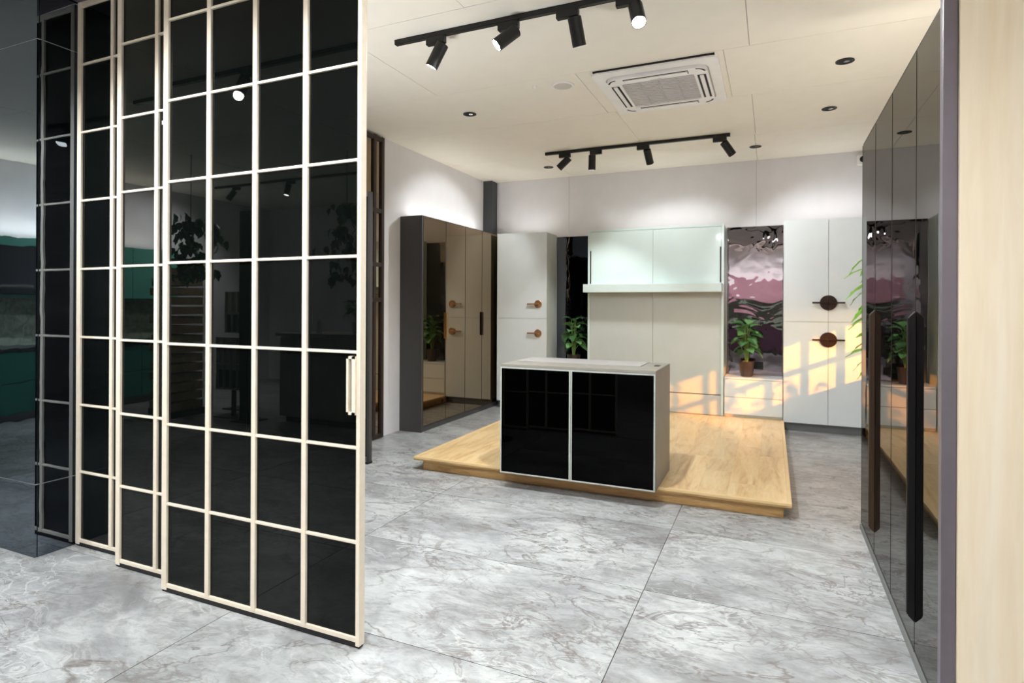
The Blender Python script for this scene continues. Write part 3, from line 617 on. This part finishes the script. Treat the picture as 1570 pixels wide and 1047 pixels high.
# bamboo beyond the far edge of the mirror wardrobe
bl = [leaf_mesh('leaf', .20, .020, .45, 'bamb', 0, 6, .2), leaf_mesh('leaf', .15, .016, .2, 'bamb', 0, 6, .2)]
t = thing('bamboo_plant', 'bamboo plant peeking out behind the far edge of the mirror wardrobe', 'plant', (.83, 5.35, 0))
p = MB().lathe([(.12, 0), (.16, .28), (.165, .30), (.15, .30), (.145, .27), (.005, .268)], 28).build('pot', 'potw', t, True, world=False); MB().lathe([(.146, .26), (.146, .272), (.004, .274)], 24).build('soil', 'soil', p, world=False)
rb = random.Random(5)
for k in range(5):
    a = k*1.26; bx_, by_ = .07*math.cos(a), .07*math.sin(a); hz = 2.05-.1*k
    MB().tube((bx_, by_, .265), (bx_*1.8-.03, by_*2, hz), .009, 8).build('cane', 'stem', t, True, world=False)
    for j in range(15):
        f = .42+.58*j/14; q = Vector((bx_*(1+.8*f)-.03*f, by_*(1+f), .265+(hz-.265)*f))
        lf = link('leaf', bl[j % 2], t, q); lf.rotation_euler = (rb.uniform(-.4, .4), rb.uniform(.0, .55), rb.uniform(PI*.55, PI*1.45) if j % 3 else rb.uniform(0, 6.3)); lf.scale = (rb.uniform(.8, 1.3),)*3

rt = random.Random(9); t = thing('garden_shrub', 'leafy shrub outside the low side window', 'shrub', (2.0, 5.2, 0))
m = MB(); tips = []
for k in range(9):
    a = rt.uniform(0, 6.3); p0 = Vector((.03*math.cos(a), .03*math.sin(a), 0)); p1 = Vector((.22*math.cos(a), .5*math.sin(a), rt.uniform(.7, 1.0))); p2 = p1+Vector((rt.uniform(-.2, .2), rt.uniform(-.6, .6), rt.uniform(.3, .7)))
    m.tube(p0, p1, .011, 6); m.tube(p1, p2, .007, 6); tips += [(p1, p2)]
m.build('branch_cluster', 'stem', t, True, world=False)
for k in range(70):
    p1, p2 = rt.choice(tips); lf = link('leaf', LEAVES[k % 3], t, p1.lerp(p2, rt.random())); lf.rotation_euler = (rt.uniform(-.6, .6), rt.uniform(-.5, .9), rt.uniform(0, 6.3)); lf.scale = (rt.uniform(.35, .7),)*3
# ================================================================== THE HALL BEHIND THE CAMERA (seen in the mirrors and the door glass)
def kitchen_run(axis, fixed, a0, wds, face, c_base, c_wall, name, where):
    """cabinets along a wall; axis 'y' = runs along y at x=fixed (front faces +x), axis 'x' = runs along x at y=fixed (front faces +y)"""
    def B(nm, u0, u1, d0, d1, z0, z1, mat, par, bev=0):
        return bx(nm, fixed+d0, fixed+d1, u0, u1, z0, z1, mat, par, bev) if axis == 'y' else bx(nm, u0, u1, fixed+d0, fixed+d1, z0, z1, mat, par, bev)
    u = a0; n = len(wds); ords = ['first', 'second', 'third', 'fourth', 'fifth'][:n]
    for k, w in enumerate(wds):
        c = (fixed+.28, u+w/2, 0) if axis == 'y' else (u+w/2, fixed+.28, 0)
        t = thing('kitchen_base_cabinet', '%s base cabinet, %s counted from %s' % (name, ords[k], where), 'cabinet', c, 0, name+' base cabinets')
        B('carcass', u, u+w, .004, .55, .10, .86, c_base, t); B('plinth', u, u+w, .06, .5, 0, .10, 'plinth', t)
        for z0, z1 in ((.11, .47), (.48, .85)): B('drawer_front', u+.003, u+w-.003, .551, .57, z0, z1, c_base, t, .002)
        t = thing('kitchen_wall_cabinet', '%s wall cabinet, %s counted from %s' % (name, ords[k], where), 'cabinet', (c[0], c[1], 1.5), 0, name+' wall cabinets')
        B('carcass', u, u+w, .004, .33, 1.52, 2.28, c_wall, t); B('cabinet_door', u+.003, u+w-.003, .331, .35, 1.525, 2.275, c_wall, t, .002)
        u += w
    t = thing('kitchen_worktop', 'dark stone worktop along the %s kitchen' % name, 'worktop', (fixed+.3, a0+1, .86) if axis == 'y' else (a0+1, fixed+.3, .86)); B('slab', a0, u, .004, .60, .862, .90, 'worktop', t, .003)
    t = thing('kitchen_splashback', 'mottled stone splashback above the %s worktop' % name, 'splashback', (fixed, a0+1, .9) if axis == 'y' else (a0+1, fixed, .9)); B('slab', a0, u, .003, .015, .902, 1.515, 'stone', t)
kitchen_run('y', X0, -2.4, (.9, .9, .9, .9), 1, 'teald', 'teal', 'teal', 'the hall rear wall')
kitchen_run('x', Y0, -2.4, (.9, .9, .9, .9), 1, 'plum', 'pink', 'pink', 'the stone counter')
t = thing('cooker_hood', 'dark slanted cooker hood on the teal wall cabinets', 'cooker hood', (-8.55, -.1, 1.6))
MB().prism([(-8.65, 1.55), (-8.30, 1.62), (-8.42, 2.14), (-8.65, 2.14)], 'y', -.52, .34).build('body', 'worktop', t, bev=.01); bx('control_strip', -8.315, -8.30, -.30, .12, 1.64, 1.67, 'steel', t)
for k, z in enumerate((1.02,)):
    t = thing('built_in_oven', 'steel compact oven on the teal worktop', 'oven', (-8.7, .7, .9)); bx('body', -8.98, -8.52, .42, .98, .902, 1.30, 'worktop', t, .005); bx('oven_door', -8.52, -8.505, .44, .96, .92, 1.28, 'steel', t, .003); bx('door_handle', -8.50, -8.475, .5, .9, 1.22, 1.24, 'steel', t, .004)
t = thing('drawer_display_tower', 'tall tower of stacked wooden drawer trays in the hall', 'display', (-7.2, -1.2, 0))
bx('base', -7.5, -6.9, -1.5, -.95, 0, .08, 'dkgap', t)
for k in range(15): d = bx('drawer_tray', -7.48+.01*(k % 3), -6.92-.012*(k % 2), -1.48, -.95-.02*(k % 3), .085+k*.123, .085+k*.123+.098, 'traywood', t, .003); bx('tray_slot', -7.3, -7.1, -.9501-.02*(k % 3), -.949-.02*(k % 3), .085+k*.123+.05, .085+k*.123+.07, 'blackm', d)
for i, (x, y, z0, z1) in enumerate(((-6.72, -1.9, 1.05, 1.62), (-6.35, -1.45, .35, 1.02))):
    t = thing('cutlery_tray_panel', ['upper', 'lower'][i] + ' white cutlery tray panel on a display stand beside the drawer tower', 'tray', (x, y, z0), .0)
    bx('backing', x-.24, x+.24, y, y+.012, z0, z1, 'traywhite', t)
    for k in range(5): bx('divider', x-.24+k*.118, x-.232+k*.118, y+.012, y+.05, z0, z1, 'traywhite', t)
    for k in range(3): bx('divider', x-.24, x+.24, y+.012, y+.05, z0+k*(z1-z0-.01)/2, z0+k*(z1-z0-.01)/2+.01, 'traywhite', t)
    for k in range(4): bx('cell_bottom', x-.228+k*.118, x-.126+k*.118, y+.0125, y+.016, z0+.02, z0+.25, 'blackm', t)
    bx('stand', x-.02, x+.02, y-.04, y-.001, 0, z1-.05, 'black', t); bx('foot', x-.2, x+.2, y-.15, y+.12, 0, .012, 'black', t)
t = thing('black_post', 'slim black post holding hanging green vines in the hall', 'post', (-5.95, -1.35, 0)); bx('shaft', -6.03, -5.87, -1.43, -1.27, 0.01, 2.6, 'black', t, .004); bx('foot', -6.1, -5.8, -1.5, -1.2, 0, .012, 'black', t)
vl = [leaf_mesh('leaf', .13, .05, .6, 'leafd', .2, 6), leaf_mesh('leaf', .11, .045, .9, 'leaf', .2, 6), leaf_mesh('leaf', .10, .04, .8, 'vineb', .2, 6)]
def vine(x, y, z, h, sp, label, n, seed, dry=0):
    rv = random.Random(seed); t = thing('hanging_vine', label, 'plant', (x, y, z))
    MB().tube((0, 0, -.1), (0, 0, CZ-z-.0), .004, 6).build('cord', 'black', t, world=False); MB().lathe([(.06, -.12), (.10, -.05), (.10, 0), (.02, 0)], 16).build('basket', 'potb', t, True, world=False)
    for k in range(n):
        f = rv.random(); q = Vector((rv.gauss(0, sp*.5), rv.gauss(0, sp*.5), -h*f+.1)); lf = link('leaf', vl[2 if rv.random() < dry else k % 2], t, q); lf.rotation_euler = (rv.uniform(-.6, .6), rv.uniform(.2, 1.3), rv.uniform(0, 6.3)); lf.scale = (rv.uniform(.8, 1.4),)*3
vine(-6.55, -1.0, 2.45, .75, .26, 'dense green hanging vine beside the black post', 130, 1)
vine(-4.65, -1.6, 2.6, .95, .20, 'sparse brown hanging vine above the stone counter', 80, 2, .6)
t = thing('stone_counter', 'pale stone reception counter in the hall behind the camera', 'counter', (-5.0, -1.7, 0))
bx('front_panel', -5.55, -3.4, -1.5, -1.46, .08, 1.06, 'counter', t, .003); bx('body', -5.52, -3.43, -2.0, -1.501, .08, 1.06, 'char', t); bx('plinth', -5.5, -3.45, -1.98, -1.52, 0, .08, 'dkgap', t); bx('counter_top', -5.6, -3.35, -2.05, -1.42, 1.0605, 1.10, 'counter', t, .004)
t = thing('dark_back_cabinet', 'tall black cabinet behind the stone counter', 'cabinet', (-4.6, -3.4, 0)); bx('carcass', -5.7, -3.9, -3.9, -3.3, .0, 2.0, 'blackm', t)
for k in range(3): bx('cabinet_door', -5.69+k*.6, -5.11+k*.6, -3.299, -3.28, .05, 1.98, 'black', t, .003)
potted_plant(-4.55, -1.68, 1.101, 'small leafy plant in a white pot on the stone counter', 'potw', 21, 14, .22, .7, .07, .14)
for k, (x, lb) in enumerate(((-5.25, 'pump bottle on the stone counter, farther from the potted plant'), (-5.08, 'pump bottle on the stone counter, nearer to the potted plant'))):
    t = thing('pump_bottle', lb, 'bottle', (x, -1.62, 1.101)); MB().lathe([(.03, 0), (.032, .01), (.032, .12), (.012, .15), (.012, .16)], 18).build('body', 'fluid', t, True, world=False); MB().lathe([(.013, .1605), (.013, .18), (.004, .185), (.004, .21)], 14).build('pump', 'acw', t, True, world=False)
